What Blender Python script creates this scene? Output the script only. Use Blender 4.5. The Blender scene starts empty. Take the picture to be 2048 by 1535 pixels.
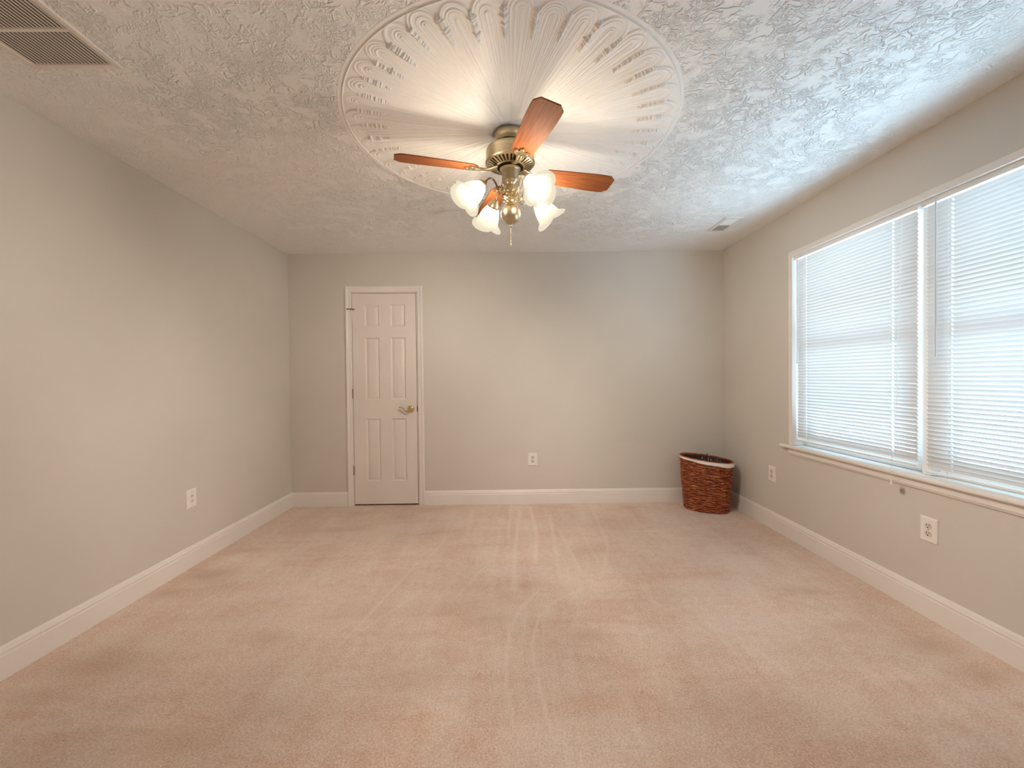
import bpy, math, random
import numpy as np
from mathutils import Vector, Matrix

# ------------------------------------------------------------------ scene, camera, light
scene = bpy.context.scene
COL = scene.collection
scene.view_settings.view_transform = 'Standard'
scene.view_settings.look = 'None'
scene.view_settings.gamma = 1.0
scene.view_settings.exposure = 0.66
scene.view_settings.use_curve_mapping = False
scene.cycles.use_denoising = True
scene.cycles.max_bounces = 10
scene.cycles.diffuse_bounces = 6
scene.cycles.use_adaptive_sampling = True
scene.cycles.adaptive_threshold = 0.02
scene.cycles.transparent_max_bounces = 16
scene.cycles.caustics_reflective = False
scene.cycles.caustics_refractive = False
scene.cycles.sample_clamp_indirect = 6.0

XL, XR, YB, YF, H = -2.110, 2.103, 4.108, -0.95, 2.44      # room: left, right, back, front, ceiling
FOCAL, PITCH, YAW, ROLL, EYE = 846.0, -0.0135, 0.00924, -0.01071, 1.2218

cam_data = bpy.data.cameras.new('camera')
cam_data.sensor_fit = 'HORIZONTAL'
cam_data.sensor_width = 36.0
cam_data.lens = FOCAL / 2048.0 * 36.0
cam_data.clip_start = 0.02
cam = bpy.data.objects.new('camera', cam_data)
COL.objects.link(cam)
_f = Vector((math.sin(YAW) * math.cos(PITCH), math.cos(YAW) * math.cos(PITCH), math.sin(PITCH)))
_r = Vector((math.cos(YAW), -math.sin(YAW), 0))
_u = _r.cross(_f)
_r2 = math.cos(ROLL) * _r + math.sin(ROLL) * _u
_u2 = -math.sin(ROLL) * _r + math.cos(ROLL) * _u
_m = Matrix((_r2, _u2, -_f)).transposed().to_4x4()
_m.translation = (0, 0, EYE)
cam.matrix_world = _m
scene.camera = cam

SKY_TOP = (0.52, 0.77, 1.0, 1)        # hazy sky
SKY_LOW = (0.51, 0.77, 1.0, 1)        # bright ground beyond the window
SKY_TOP_STRENGTH, SKY_LOW_STRENGTH = 3.0, 9.0
BULB_STRENGTH = 1300.0
BULB_TINT = (1.0, 0.90, 0.775, 1)

world = bpy.data.worlds.new('sky')
scene.world = world
world.use_nodes = True
wn = world.node_tree
_bg = wn.nodes['Background']
_bg.inputs['Color'].default_value = SKY_TOP
_bg.inputs['Strength'].default_value = SKY_TOP_STRENGTH
_bg2 = wn.nodes.new('ShaderNodeBackground')
_bg2.inputs['Color'].default_value = SKY_LOW
_bg2.inputs['Strength'].default_value = SKY_LOW_STRENGTH
_tc = wn.nodes.new('ShaderNodeTexCoord')
_sp = wn.nodes.new('ShaderNodeSeparateXYZ')
_mr = wn.nodes.new('ShaderNodeMapRange')
_mr.inputs['From Min'].default_value = 0.04
_mr.inputs['From Max'].default_value = -0.10
_mx = wn.nodes.new('ShaderNodeMixShader')
wn.links.new(_tc.outputs['Generated'], _sp.inputs[0])
wn.links.new(_sp.outputs['Z'], _mr.inputs['Value'])
wn.links.new(_mr.outputs['Result'], _mx.inputs[0])
wn.links.new(_bg.outputs[0], _mx.inputs[1])
wn.links.new(_bg2.outputs[0], _mx.inputs[2])
wn.links.new(_mx.outputs[0], wn.nodes['World Output'].inputs['Surface'])

WY0, WY1, WZ0, WZ1 = 1.185, 3.102, 0.705, 2.100            # window opening in the right wall
WYM = 2.145                                                # mullion between the two windows
for _i, (_a, _b) in enumerate(((WYM, WY1), (WY0, WYM))):
    ld = bpy.data.lights.new('window_portal', 'AREA')
    ld.shape = 'RECTANGLE'
    ld.size = _b - _a
    ld.size_y = WZ1 - WZ0
    ld.cycles.is_portal = True
    lo = bpy.data.objects.new('window_portal', ld)
    COL.objects.link(lo)
    lo.matrix_world = Matrix.Translation((XR + 0.15, (_a + _b) / 2, (WZ0 + WZ1) / 2)) @ \
        Matrix(((0, 0, 1, 0), (1, 0, 0, 0), (0, 1, 0, 0), (0, 0, 0, 1)))

# ------------------------------------------------------------------ helpers
class MB:
    """collects shapes and links them as one mesh object"""
    def __init__(self):
        self.v, self.f = [], []

    def add(self, vs, fs, mat=None):
        n = len(self.v)
        for p in vs:
            p = Vector(p)
            self.v.append(mat @ p if mat else p)
        self.f.extend([tuple(i + n for i in f) for f in fs])
        return self

    def box(self, x0, x1, y0, y1, z0, z1, mat=None):
        vs = [(x, y, z) for x in (x0, x1) for y in (y0, y1) for z in (z0, z1)]
        fs = [(0, 1, 3, 2), (4, 6, 7, 5), (0, 4, 5, 1), (2, 3, 7, 6), (0, 2, 6, 4), (1, 5, 7, 3)]
        return self.add(vs, fs, mat)

    def prism(self, poly, d0, d1, axis='z', mat=None):
        """extrude a 2D polygon; axis z: (x,y) y: (x,z) x: (y,z)"""
        def P(p, d):
            return {'z': (p[0], p[1], d), 'y': (p[0], d, p[1]), 'x': (d, p[0], p[1])}[axis]
        n = len(poly)
        vs = [P(p, d0) for p in poly] + [P(p, d1) for p in poly]
        fs = [(i, (i + 1) % n, n + (i + 1) % n, n + i) for i in range(n)]
        fs += [tuple(range(n))[::-1], tuple(range(n, 2 * n))]
        return self.add(vs, fs, mat)

    def lathe(self, prof, n=48, mat=None, cap=False):
        """prof: list of (radius, z)"""
        vs, fs = [], []
        for r, z in prof:
            for k in range(n):
                a = 2 * math.pi * k / n
                vs.append((r * math.cos(a), r * math.sin(a), z))
        for i in range(len(prof) - 1):
            for k in range(n):
                k2 = (k + 1) % n
                fs.append((i * n + k, i * n + k2, (i + 1) * n + k2, (i + 1) * n + k))
        if cap:
            fs.append(tuple(range(n))[::-1])
            fs.append(tuple(range((len(prof) - 1) * n, len(prof) * n)))
        return self.add(vs, fs, mat)

    def tube(self, pts, r, n=8, closed=False, mat=None, flat=1.0):
        pts = [Vector(p) for p in pts]
        m = len(pts)
        rr = r if isinstance(r, (list, tuple)) else [r] * m
        vs, fs = [], []
        up = None
        for i, p in enumerate(pts):
            if closed:
                t = (pts[(i + 1) % m] - pts[i - 1]).normalized()
            else:
                t = (pts[min(i + 1, m - 1)] - pts[max(i - 1, 0)]).normalized()
            if up is None:
                up = Vector((0, 0, 1)) if abs(t.z) < 0.9 else Vector((1, 0, 0))
            s = t.cross(up).normalized()
            up = s.cross(t).normalized()
            for k in range(n):
                a = 2 * math.pi * k / n
                vs.append(p + (s * math.cos(a) * flat + up * math.sin(a)) * rr[i])
        segs = m if closed else m - 1
        for i in range(segs):
            j = (i + 1) % m
            for k in range(n):
                k2 = (k + 1) % n
                fs.append((i * n + k, i * n + k2, j * n + k2, j * n + k))
        if not closed:
            fs.append(tuple(range(n))[::-1])
            fs.append(tuple(range((m - 1) * n, m * n)))
        return self.add(vs, fs, mat)

    def sphere(self, c, r, n=24, m=12, sz=1.0, mat=None):
        prof = []
        for i in range(m + 1):
            a = -math.pi / 2 + math.pi * i / m
            prof.append((max(1e-5, r * math.cos(a)), r * sz * math.sin(a)))
        T = Matrix.Translation(c)
        return self.lathe(prof, n, (mat @ T) if mat else T)

    def build(self, name, mat, parent=None, smooth=35, bevel=0.0, segs=2):
        me = bpy.data.meshes.new(name)
        me.from_pydata([tuple(p) for p in self.v], [], self.f)
        me.update()
        return link(name, me, mat, parent, smooth, bevel, segs)


def link(name, me, mat, parent=None, smooth=35, bevel=0.0, segs=2):
    me.materials.append(mat)
    if smooth:
        me.shade_smooth()
        me.set_sharp_from_angle(angle=math.radians(smooth))
    o = bpy.data.objects.new(name, me)
    COL.objects.link(o)
    if parent:
        o.parent = parent
    if bevel:
        b = o.modifiers.new('bevel', 'BEVEL')
        b.width = bevel
        b.segments = segs
        b.limit_method = 'ANGLE'
        b.angle_limit = math.radians(40)
    return o


def tag(o, label, cat=None, group=None, kind=None):
    o['label'] = label
    if cat:
        o['category'] = cat
    if group:
        o['group'] = group
    if kind:
        o['kind'] = kind
    return o


def structure(o, label, cat):
    return tag(o, label, cat, kind='structure')


def empty(name, loc, rot=None):
    o = bpy.data.objects.new(name, None)
    o.empty_display_size = 0.05
    o.location = loc
    if rot:
        o.rotation_euler = rot
    COL.objects.link(o)
    return o


def copy_tree(o, parent=None):
    c = o.copy()
    COL.objects.link(c)
    if parent:
        c.parent = parent
    for ch in list(o.children):
        copy_tree(ch, c)
    return c


# ------------------------------------------------------------------ materials
def new_mat(name, color, rough=0.5, metal=0.0, spec=None):
    m = bpy.data.materials.new(name)
    m.use_nodes = True
    b = m.node_tree.nodes['Principled BSDF']
    b.inputs['Base Color'].default_value = (*color, 1)
    b.inputs['Roughness'].default_value = rough
    b.inputs['Metallic'].default_value = metal
    if spec is not None:
        b.inputs['Specular IOR Level'].default_value = spec
    return m


class NT:
    """small node-tree helper"""
    def __init__(self, m):
        self.t = m.node_tree
        self.b = self.t.nodes.get('Principled BSDF')

    def n(self, typ, **kw):
        nd = self.t.nodes.new(typ)
        for k, v in kw.items():
            if k in nd.inputs.keys():
                nd.inputs[k].default_value = v
            else:
                setattr(nd, k, v)
        return nd

    def l(self, a, b):
        self.t.links.new(a, b)

    def coord(self, kind='Object', scale=(1, 1, 1), loc=(0, 0, 0)):
        tc = self.n('ShaderNodeTexCoord')
        mp = self.n('ShaderNodeMapping')
        mp.inputs['Scale'].default_value = scale
        mp.inputs['Location'].default_value = loc
        self.l(tc.outputs[kind], mp.inputs['Vector'])
        return mp.outputs['Vector']

    def noise(self, vec, scale, detail=2.0, rough=0.5, dist=0.0):
        nd = self.n('ShaderNodeTexNoise')
        nd.inputs['Scale'].default_value = scale
        nd.inputs['Detail'].default_value = detail
        nd.inputs['Roughness'].default_value = rough
        nd.inputs['Distortion'].default_value = dist
        if vec is not None:
            self.l(vec, nd.inputs['Vector'])
        return nd.outputs['Fac']

    def math(self, op, a, b=None, clamp=False):
        nd = self.n('ShaderNodeMath', operation=op)
        nd.use_clamp = clamp
        for i, x in enumerate((a, b)):
            if x is None:
                continue
            if isinstance(x, (int, float)):
                nd.inputs[i].default_value = x
            else:
                self.l(x, nd.inputs[i])
        return nd.outputs[0]

    def ramp(self, fac, stops):
        nd = self.n('ShaderNodeValToRGB')
        els = nd.color_ramp.elements
        while len(els) < len(stops):
            els.new(0.5)
        for e, (p, c) in zip(els, stops):
            e.position = p
            e.color = (*c, 1) if len(c) == 3 else c
        self.l(fac, nd.inputs['Fac'])
        return nd.outputs['Color']

    def mix(self, fac, a, b, blend='MIX'):
        nd = self.n('ShaderNodeMix', data_type='RGBA', blend_type=blend)
        for s, x in ((nd.inputs[0], fac), (nd.inputs[6], a), (nd.inputs[7], b)):
            if isinstance(x, (int, float)):
                s.default_value = x
            elif isinstance(x, tuple):
                s.default_value = (*x, 1) if len(x) == 3 else x
            else:
                self.l(x, s)
        return nd.outputs[2]

    def bump(self, h, strength=0.3, dist=0.005):
        nd = self.n('ShaderNodeBump')
        nd.inputs['Strength'].default_value = strength
        nd.inputs['Distance'].default_value = dist
        self.l(h, nd.inputs['Height'])
        self.l(nd.outputs['Normal'], self.b.inputs['Normal'])
        return nd

    def color(self, c):
        self.l(c, self.b.inputs['Base Color'])


def m_wall():
    m = new_mat('wall_paint', (0.68, 0.63, 0.56), 0.75, spec=0.25)
    t = NT(m)
    v = t.coord('Object')
    big = t.noise(v, 1.3, 3)
    c = t.ramp(big, [(0.3, (0.625, 0.584, 0.528)), (0.7, (0.665, 0.624, 0.568))])

    def smudge(centre, scale, col, amount, c):
        # a dirty spot of its own at one place on the wall
        mp = t.n('ShaderNodeMapping')
        mp.vector_type = 'POINT'
        mp.inputs['Scale'].default_value = scale
        mp.inputs['Location'].default_value = tuple(-a * b for a, b in zip(centre, scale))
        t.l(v, mp.inputs['Vector'])
        ln = t.n('ShaderNodeVectorMath', operation='LENGTH')
        t.l(mp.outputs['Vector'], ln.inputs[0])
        k = t.math('SUBTRACT', 1.0, ln.outputs['Value'], True)
        k = t.math('MULTIPLY', k, amount * 1.6, True)
        k = t.math('MULTIPLY', k, t.math('ADD', t.noise(v, 45, 3), 0.4), True)
        return t.mix(k, c, col)
    c = smudge((2.103, 2.232, 0.596), (20, 48, 40), (0.26, 0.22, 0.18), 0.9, c)      # spot under the window sill
    c = smudge((1.16, 4.108, 0.597), (2.9, 20, 190), (0.48, 0.44, 0.39), 0.28, c)    # scuff line on the back wall
    t.color(c)
    t.bump(t.noise(v, 160, 3), 0.12, 0.002)
    return m


def m_paint(name, color, rough=0.4):
    m = new_mat(name, color, rough, spec=0.4)
    t = NT(m)
    v = t.coord('Object')
    c = t.ramp(t.noise(v, 2.5, 3), [(0.3, tuple(x * 0.965 for x in color)), (0.7, tuple(min(1, x * 1.03) for x in color))])
    t.color(c)
    t.bump(t.noise(v, 90, 2), 0.05, 0.001)
    return m


PLASTER = (0.875, 0.860, 0.835)


def m_ceiling():
    m = new_mat('textured_plaster', PLASTER, 0.85, spec=0.2)
    t = NT(m)
    v = t.coord('Object')
    # worm-like skip-trowel ridges: where warped noise crosses its middle value
    n1 = t.noise(v, 20, 2.5, 0.55, 0.6)
    r1 = t.math('SUBTRACT', 1.0, t.math('MULTIPLY', t.math('ABSOLUTE', t.math('SUBTRACT', n1, 0.5)), 13.0), True)
    msk = t.ramp(t.noise(v, 9, 2), [(0.40, (0, 0, 0)), (0.55, (1, 1, 1))])
    r1 = t.math('MULTIPLY', r1, msk)
    n2 = t.noise(v, 40, 2, 0.6, 0.9)
    r2 = t.math('SUBTRACT', 1.0, t.math('MULTIPLY', t.math('ABSOLUTE', t.math('SUBTRACT', n2, 0.52)), 12.0), True)
    msk2 = t.ramp(t.noise(v, 13, 2), [(0.42, (0, 0, 0)), (0.56, (1, 1, 1))])
    r2 = t.math('MULTIPLY', t.math('MULTIPLY', r2, msk2), 0.75)
    h = t.math('ADD', t.math('MAXIMUM', r1, r2), t.math('MULTIPLY', t.noise(v, 60, 3), 0.12))
    # some stretches, mostly towards the walls, were trowelled almost smooth
    low = t.ramp(t.noise(v, 1.5, 2), [(0.36, (0.55, 0.55, 0.55)), (0.56, (1, 1, 1))])
    sx = t.n('ShaderNodeSeparateXYZ')
    t.l(v, sx.inputs[0])
    fl = t.math('MULTIPLY', t.math('ADD', sx.outputs['X'], 2.05), 1.8, True)
    fr = t.math('MULTIPLY', t.math('SUBTRACT', 2.05, sx.outputs['X']), 2.2, True)
    fb = t.math('MULTIPLY', t.math('SUBTRACT', 4.10, sx.outputs['Y']), 1.8, True)
    edge = t.math('ADD', t.math('MULTIPLY', t.math('MINIMUM', t.math('MINIMUM', fl, fr), fb), 0.65), 0.35)
    h = t.math('MULTIPLY', h, t.math('MULTIPLY', low, edge))
    t.bump(h, 0.85, 0.0085)
    return m


def m_medallion():
    m = new_mat('smooth_plaster', PLASTER, 0.8, spec=0.2)
    t = NT(m)
    t.bump(t.noise(t.coord('Object'), 120, 2), 0.10, 0.002)
    return m


def m_carpet():
    m = new_mat('carpet', (0.6, 0.45, 0.36), 0.95, spec=0.1)
    t = NT(m)
    v = t.coord('Object')
    base = t.ramp(t.noise(v, 1.1, 4, 0.6, 0.3), [(0.32, (0.645, 0.49, 0.40)), (0.68, (0.745, 0.60, 0.525))])
    # brushed nap: long soft streaks across the room and along it
    va = t.coord('Object', (0.8, 2.9, 1))
    na = t.noise(va, 2.0, 5, 0.62, 0.9)
    base = t.mix(0.55, base, t.ramp(na, [(0.30, (0.40, 0.375, 0.355)), (0.50, (0.50, 0.50, 0.50)), (0.72, (0.56, 0.565, 0.575))]), 'OVERLAY')
    vb = t.coord('Object', (3.6, 0.5, 1), (3, 1, 0))
    nb = t.noise(vb, 2.2, 4, 0.6, 0.5)
    base = t.mix(0.50, base, t.ramp(nb, [(0.32, (0.43, 0.42, 0.41)), (0.68, (0.57, 0.57, 0.575))]), 'OVERLAY')
    fine = t.noise(v, 125, 4, 0.75)
    mid = t.noise(v, 26, 4, 0.65)
    base = t.mix(0.95, base, t.ramp(fine, [(0.28, (0.27, 0.25, 0.23)), (0.72, (0.73, 0.73, 0.73))]), 'OVERLAY')
    base = t.mix(0.35, base, t.ramp(mid, [(0.3, (0.35, 0.34, 0.33)), (0.7, (0.65, 0.65, 0.65))]), 'OVERLAY')
    at = t.n('ShaderNodeAttribute', attribute_name='stain')
    stain_f = t.math('MULTIPLY', at.outputs['Fac'], t.math('ADD', t.math('MULTIPLY', mid, 1.0), 0.25))
    base = t.mix(stain_f, base, (0.40, 0.24, 0.145))
    at2 = t.n('ShaderNodeAttribute', attribute_name='nap')
    nap_f = t.math('MULTIPLY', at2.outputs['Fac'], t.math('ADD', t.math('MULTIPLY', fine, 0.8), 0.5), True)
    base = t.mix(nap_f, base, (0.80, 0.66, 0.57))
    t.color(base)
    h = t.math('ADD', fine, t.math('MULTIPLY', mid, 0.8))
    # some stretches, mostly towards the walls, were trowelled almost smooth
    low = t.ramp(t.noise(v, 1.5, 2), [(0.36, (0.55, 0.55, 0.55)), (0.56, (1, 1, 1))])
    sx = t.n('ShaderNodeSeparateXYZ')
    t.l(v, sx.inputs[0])
    fl = t.math('MULTIPLY', t.math('ADD', sx.outputs['X'], 2.05), 1.8, True)
    fr = t.math('MULTIPLY', t.math('SUBTRACT', 2.05, sx.outputs['X']), 2.2, True)
    fb = t.math('MULTIPLY', t.math('SUBTRACT', 4.10, sx.outputs['Y']), 1.8, True)
    edge = t.math('ADD', t.math('MULTIPLY', t.math('MINIMUM', t.math('MINIMUM', fl, fr), fb), 0.65), 0.35)
    h = t.math('MULTIPLY', h, t.math('MULTIPLY', low, edge))
    t.bump(h, 0.85, 0.0085)
    t.b.inputs['Sheen Weight'].default_value = 0.15
    t.b.inputs['Sheen Roughness'].default_value = 0.6
    return m


def m_wood():
    m = new_mat('cherry_veneer', (0.45, 0.17, 0.06), 0.62, spec=0.2)
    t = NT(m)
    v = t.coord('Object', (2.0, 28, 28))
    g = t.noise(v, 3.2, 4, 0.6, 0.8)
    t.color(t.ramp(g, [(0.25, (0.17, 0.050, 0.016)), (0.55, (0.30, 0.095, 0.030)), (0.8, (0.37, 0.135, 0.046))]))
    return m


def m_brass(name='antique_brass', color=(0.66, 0.56, 0.37), rough=0.30):
    m = new_mat(name, color, rough, 1.0)
    t = NT(m)
    v = t.coord('Object', (1, 1, 14))
    t.color(t.ramp(t.noise(v, 22, 3), [(0.3, tuple(x * 0.82 for x in color)), (0.7, tuple(min(1, x * 1.12) for x in color))]))
    return m


def m_frosted():
    """frosted glass coloured near black, passes little bulb light; cream glow is added emission"""
    m = bpy.data.materials.new('dark_glass_added_glow')
    m.use_nodes = True
    t = NT(m)
    nt = m.node_tree
    nt.nodes.remove(t.b)
    tr = t.n('ShaderNodeBsdfTransparent')
    tr.inputs['Color'].default_value = (1.0, 0.97, 0.92, 1)
    tl = t.n('ShaderNodeBsdfTranslucent')
    tl.inputs['Color'].default_value = (0.0042, 0.0038, 0.0029, 1)
    df = t.n('ShaderNodeBsdfDiffuse')
    df.inputs['Color'].default_value = (0.0042, 0.0038, 0.0029, 1)
    m1 = t.n('ShaderNodeAddShader')
    t.l(tl.outputs[0], m1.inputs[0])
    t.l(df.outputs[0], m1.inputs[1])
    m2 = t.n('ShaderNodeMixShader')
    m2.inputs[0].default_value = 0.77
    t.l(tr.outputs[0], m2.inputs[1])
    t.l(m1.outputs[0], m2.inputs[2])
    em = t.n('ShaderNodeEmission')
    em.inputs['Color'].default_value = (1.0, 0.91, 0.70, 1)
    em.inputs['Strength'].default_value = 0.42  # cream glow put in as emission; the glass itself is near black
    ad = t.n('ShaderNodeAddShader')
    t.l(m2.outputs[0], ad.inputs[0])
    t.l(em.outputs[0], ad.inputs[1])
    t.l(ad.outputs[0], nt.nodes['Material Output'].inputs['Surface'])
    return m


def m_emit(name, color, strength):
    m = bpy.data.materials.new(name)
    m.use_nodes = True
    t = NT(m)
    e = t.n('ShaderNodeEmission')
    e.inputs['Color'].default_value = color
    e.inputs['Strength'].default_value = strength
    nt = m.node_tree
    nt.nodes.remove(t.b)
    t.l(e.outputs[0], nt.nodes['Material Output'].inputs['Surface'])
    return m


def m_slat():
    m = bpy.data.materials.new('blind_vinyl')
    m.use_nodes = True
    t = NT(m)
    nt = m.node_tree
    t.b.inputs['Base Color'].default_value = (0.74, 0.72, 0.70, 1)
    t.b.inputs['Roughness'].default_value = 0.45
    tl = t.n('ShaderNodeBsdfTranslucent')
    tl.inputs['Color'].default_value = (0.80, 0.81, 0.82, 1)
    mx = t.n('ShaderNodeMixShader')
    mx.inputs[0].default_value = 0.04
    t.l(t.b.outputs[0], mx.inputs[1])
    t.l(tl.outputs[0], mx.inputs[2])
    t.l(mx.outputs[0], nt.nodes['Material Output'].inputs['Surface'])
    return m


def m_glass():
    m = bpy.data.materials.new('window_glass')
    m.use_nodes = True
    t = NT(m)
    nt = m.node_tree
    nt.nodes.remove(t.b)
    tr = t.n('ShaderNodeBsdfTransparent')
    tr.inputs['Color'].default_value = (0.95, 0.98, 0.98, 1)
    gl = t.n('ShaderNodeBsdfGlossy')
    gl.inputs['Roughness'].default_value = 0.02
    mx = t.n('ShaderNodeMixShader')
    mx.inputs[0].default_value = 0.04
    t.l(tr.outputs[0], mx.inputs[1])
    t.l(gl.outputs[0], mx.inputs[2])
    t.l(mx.outputs[0], nt.nodes['Material Output'].inputs['Surface'])
    return m


def m_wicker():
    m = new_mat('varnished_wicker', (0.35, 0.11, 0.04), 0.24)
    t = NT(m)
    v = t.coord('Object', (1, 1, 5.5))
    n = t.noise(v, 16, 4, 0.65, 0.4)
    t.color(t.ramp(n, [(0.28, (0.08, 0.011, 0.005)), (0.44, (0.26, 0.042, 0.015)), (0.58, (0.45, 0.135, 0.042)), (0.74, (0.78, 0.42, 0.16))]))
    t.bump(t.noise(v, 120, 2), 0.2, 0.002)
    return m


M = dict(
    wall=m_wall(), ceiling=m_ceiling(), medallion=m_medallion(), carpet=m_carpet(),
    trim=m_paint('white_trim_paint', (0.80, 0.755, 0.71), 0.35),
    door=m_paint('white_door_paint', (0.775, 0.715, 0.66), 0.42),
    vinyl=m_paint('white_window_vinyl', (0.84, 0.84, 0.83), 0.4),
    plate=m_paint('white_plastic', (0.84, 0.80, 0.75), 0.35),
    almond=m_paint('worn_ivory_plastic', (0.70, 0.62, 0.52), 0.4),
    dark=new_mat('dark_slot', (0.03, 0.022, 0.016), 0.7),
    duct_shade=new_mat('dark_duct_shade', (0.075, 0.05, 0.03), 0.8),
    grille=m_paint('cream_enamel', (0.77, 0.71, 0.64), 0.5),
    wood=m_wood(), brass=m_brass(), brass_bright=m_brass('polished_brass', (0.74, 0.58, 0.30), 0.16),
    bronze=m_brass('dark_bronze', (0.20, 0.13, 0.07), 0.35),
    steel=m_brass('worn_steel', (0.42, 0.36, 0.29), 0.35),
    frosted=m_frosted(), bulb=m_emit('bulb_glow', BULB_TINT, BULB_STRENGTH),
    slat=m_slat(), glass=m_glass(), wicker=m_wicker(),
    wicker_shade=new_mat('shaded_wicker', (0.07, 0.018, 0.009), 0.5),
    wand=m_paint('clear_grey_plastic', (0.60, 0.57, 0.55), 0.3),
    cord=new_mat('white_cord', (0.85, 0.84, 0.82), 0.7),
    liner=m_paint('white_liner_cloth', (0.90, 0.86, 0.82), 0.7),
    bag=new_mat('black_bag_plastic', (0.012, 0.011, 0.011), 0.32),
)

# ------------------------------------------------------------------ room shell
def grid_mesh(xs, ys, z):
    nx, ny = len(xs), len(ys)
    X, Y = np.meshgrid(xs, ys)
    co = np.stack([X.ravel(), Y.ravel(), np.full(nx * ny, z)], 1) if np.isscalar(z) else np.stack([X.ravel(), Y.ravel(), z.ravel()], 1)
    i = np.arange(nx * ny).reshape(ny, nx)
    q = np.stack([i[:-1, :-1], i[:-1, 1:], i[1:, 1:], i[1:, :-1]], -1).reshape(-1, 4)
    return co, q


def np_mesh(name, co, q):
    me = bpy.data.meshes.new(name)
    me.vertices.add(len(co))
    me.vertices.foreach_set('co', co.astype(np.float32).ravel())
    me.loops.add(q.size)
    me.loops.foreach_set('vertex_index', q.astype(np.int32).ravel())
    me.polygons.add(len(q))
    me.polygons.foreach_set('loop_start', (np.arange(len(q)) * 4).astype(np.int32))
    me.update(calc_edges=True)
    me.validate()
    return me


# carpet: a fine grid carrying the stains and the vacuum-cleaner marks
fx = np.linspace(XL - 0.12, XR + 0.12, 370)
fy = np.linspace(YF - 0.12, YB + 0.12, 442)
co, q = grid_mesh(fx, fy, 0.0)
X, Y = co[:, 0], co[:, 1]


def seg_d(ax, ay, bx, by):
    dx, dy = bx - ax, by - ay
    tt = np.clip(((X - ax) * dx + (Y - ay) * dy) / (dx * dx + dy * dy), 0, 1)
    return np.hypot(X - ax - tt * dx, Y - ay - tt * dy), tt


nap = np.zeros(len(co))
stain = np.zeros(len(co))
FLOOR_MESH = np_mesh('floor', co, q)


def streak(pts, w, a):
    for (p, r) in zip(pts[:-1], pts[1:]):
        d, tt = seg_d(*p, *r)
        np.maximum(nap, a * np.clip(1.3 - d / w, 0, 1), out=nap)


def blot(x, y, rx, ry, a, rot=0.0):
    c, s = math.cos(rot), math.sin(rot)
    u = ((X - x) * c + (Y - y) * s) / rx
    w = (-(X - x) * s + (Y - y) * c) / ry
    np.maximum(stain, a * np.exp(-(u * u + w * w)), out=stain)


STREAKS = [
    ([(0.098, 3.898), (0.036, 2.989), (0.021, 2.422)], 0.018, 0.5),
    ([(0.196, 4.016), (0.212, 3.27), (0.165, 2.781)], 0.018, 0.6),
    ([(0.015, 4.024), (-0.013, 3.227)], 0.016, 0.45),
    ([(-0.339, 3.917), (-0.337, 3.169)], 0.02, 0.4),
    ([(0.36, 3.744), (0.303, 2.503)], 0.014, 0.45),
    ([(0.395, 3.371), (0.45, 2.594)], 0.014, 0.4),
    ([(0.78, 4.021), (0.714, 3.055), (0.573, 2.59)], 0.014, 0.4),
    ([(0.561, 3.603), (0.585, 2.73)], 0.012, 0.35),
    ([(-0.078, 3.389), (-0.103, 2.909)], 0.014, 0.35),
    ([(-0.448, 3.52), (-0.534, 2.966)], 0.012, 0.3),
    ([(-0.135, 2.83), (-0.253, 2.49), (-0.32, 2.322)], 0.012, 0.25),
    ([(-0.616, 2.807), (-0.715, 2.308), (-0.788, 1.941)], 0.01, 0.5),
    ([(-0.517, 2.41), (-0.763, 1.997)], 0.008, 0.35),
    ([(-0.403, 2.325), (-0.443, 2.178)], 0.008, 0.3),
    ([(0.417, 2.422), (0.245, 2.306), (0.145, 2.139), (0.104, 1.973), (0.102, 1.783), (0.114, 1.612), (0.145, 1.409)], 0.007, 0.6),
    ([(0.279, 2.358), (0.129, 2.391)], 0.007, 0.2),
    ([(0.172, 2.429), (0.05, 2.235), (-0.004, 2.056), (-0.022, 1.851), (-0.021, 1.668), (0.005, 1.495)], 0.008, 0.55),
    ([(0.108, 2.31), (0.038, 2.164), (0.006, 1.995), (-0.009, 1.817)], 0.006, 0.35),
    ([(0.21, 2.231), (0.157, 2.073), (0.142, 1.814), (0.155, 1.586), (0.165, 1.37)], 0.006, 0.3),
    ([(0.373, 2.202), (0.308, 2.09)], 0.006, 0.4),
    ([(-1.524, 2.8), (-1.813, 2.127)], 0.02, 0.2),
    ([(-1.605, 3.236), (-1.895, 2.972)], 0.02, 0.15),
    ([(0.763, 2.29), (1.02, 1.858)], 0.012, 0.2),
    ([(1.06, 3.856), (1.127, 2.95)], 0.012, 0.25),
    ([(0.978, 2.05), (1.133, 1.757)], 0.012, 0.2),
]
for pts, w, a in STREAKS:
    streak(pts, w, a * 1.05)
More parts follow.
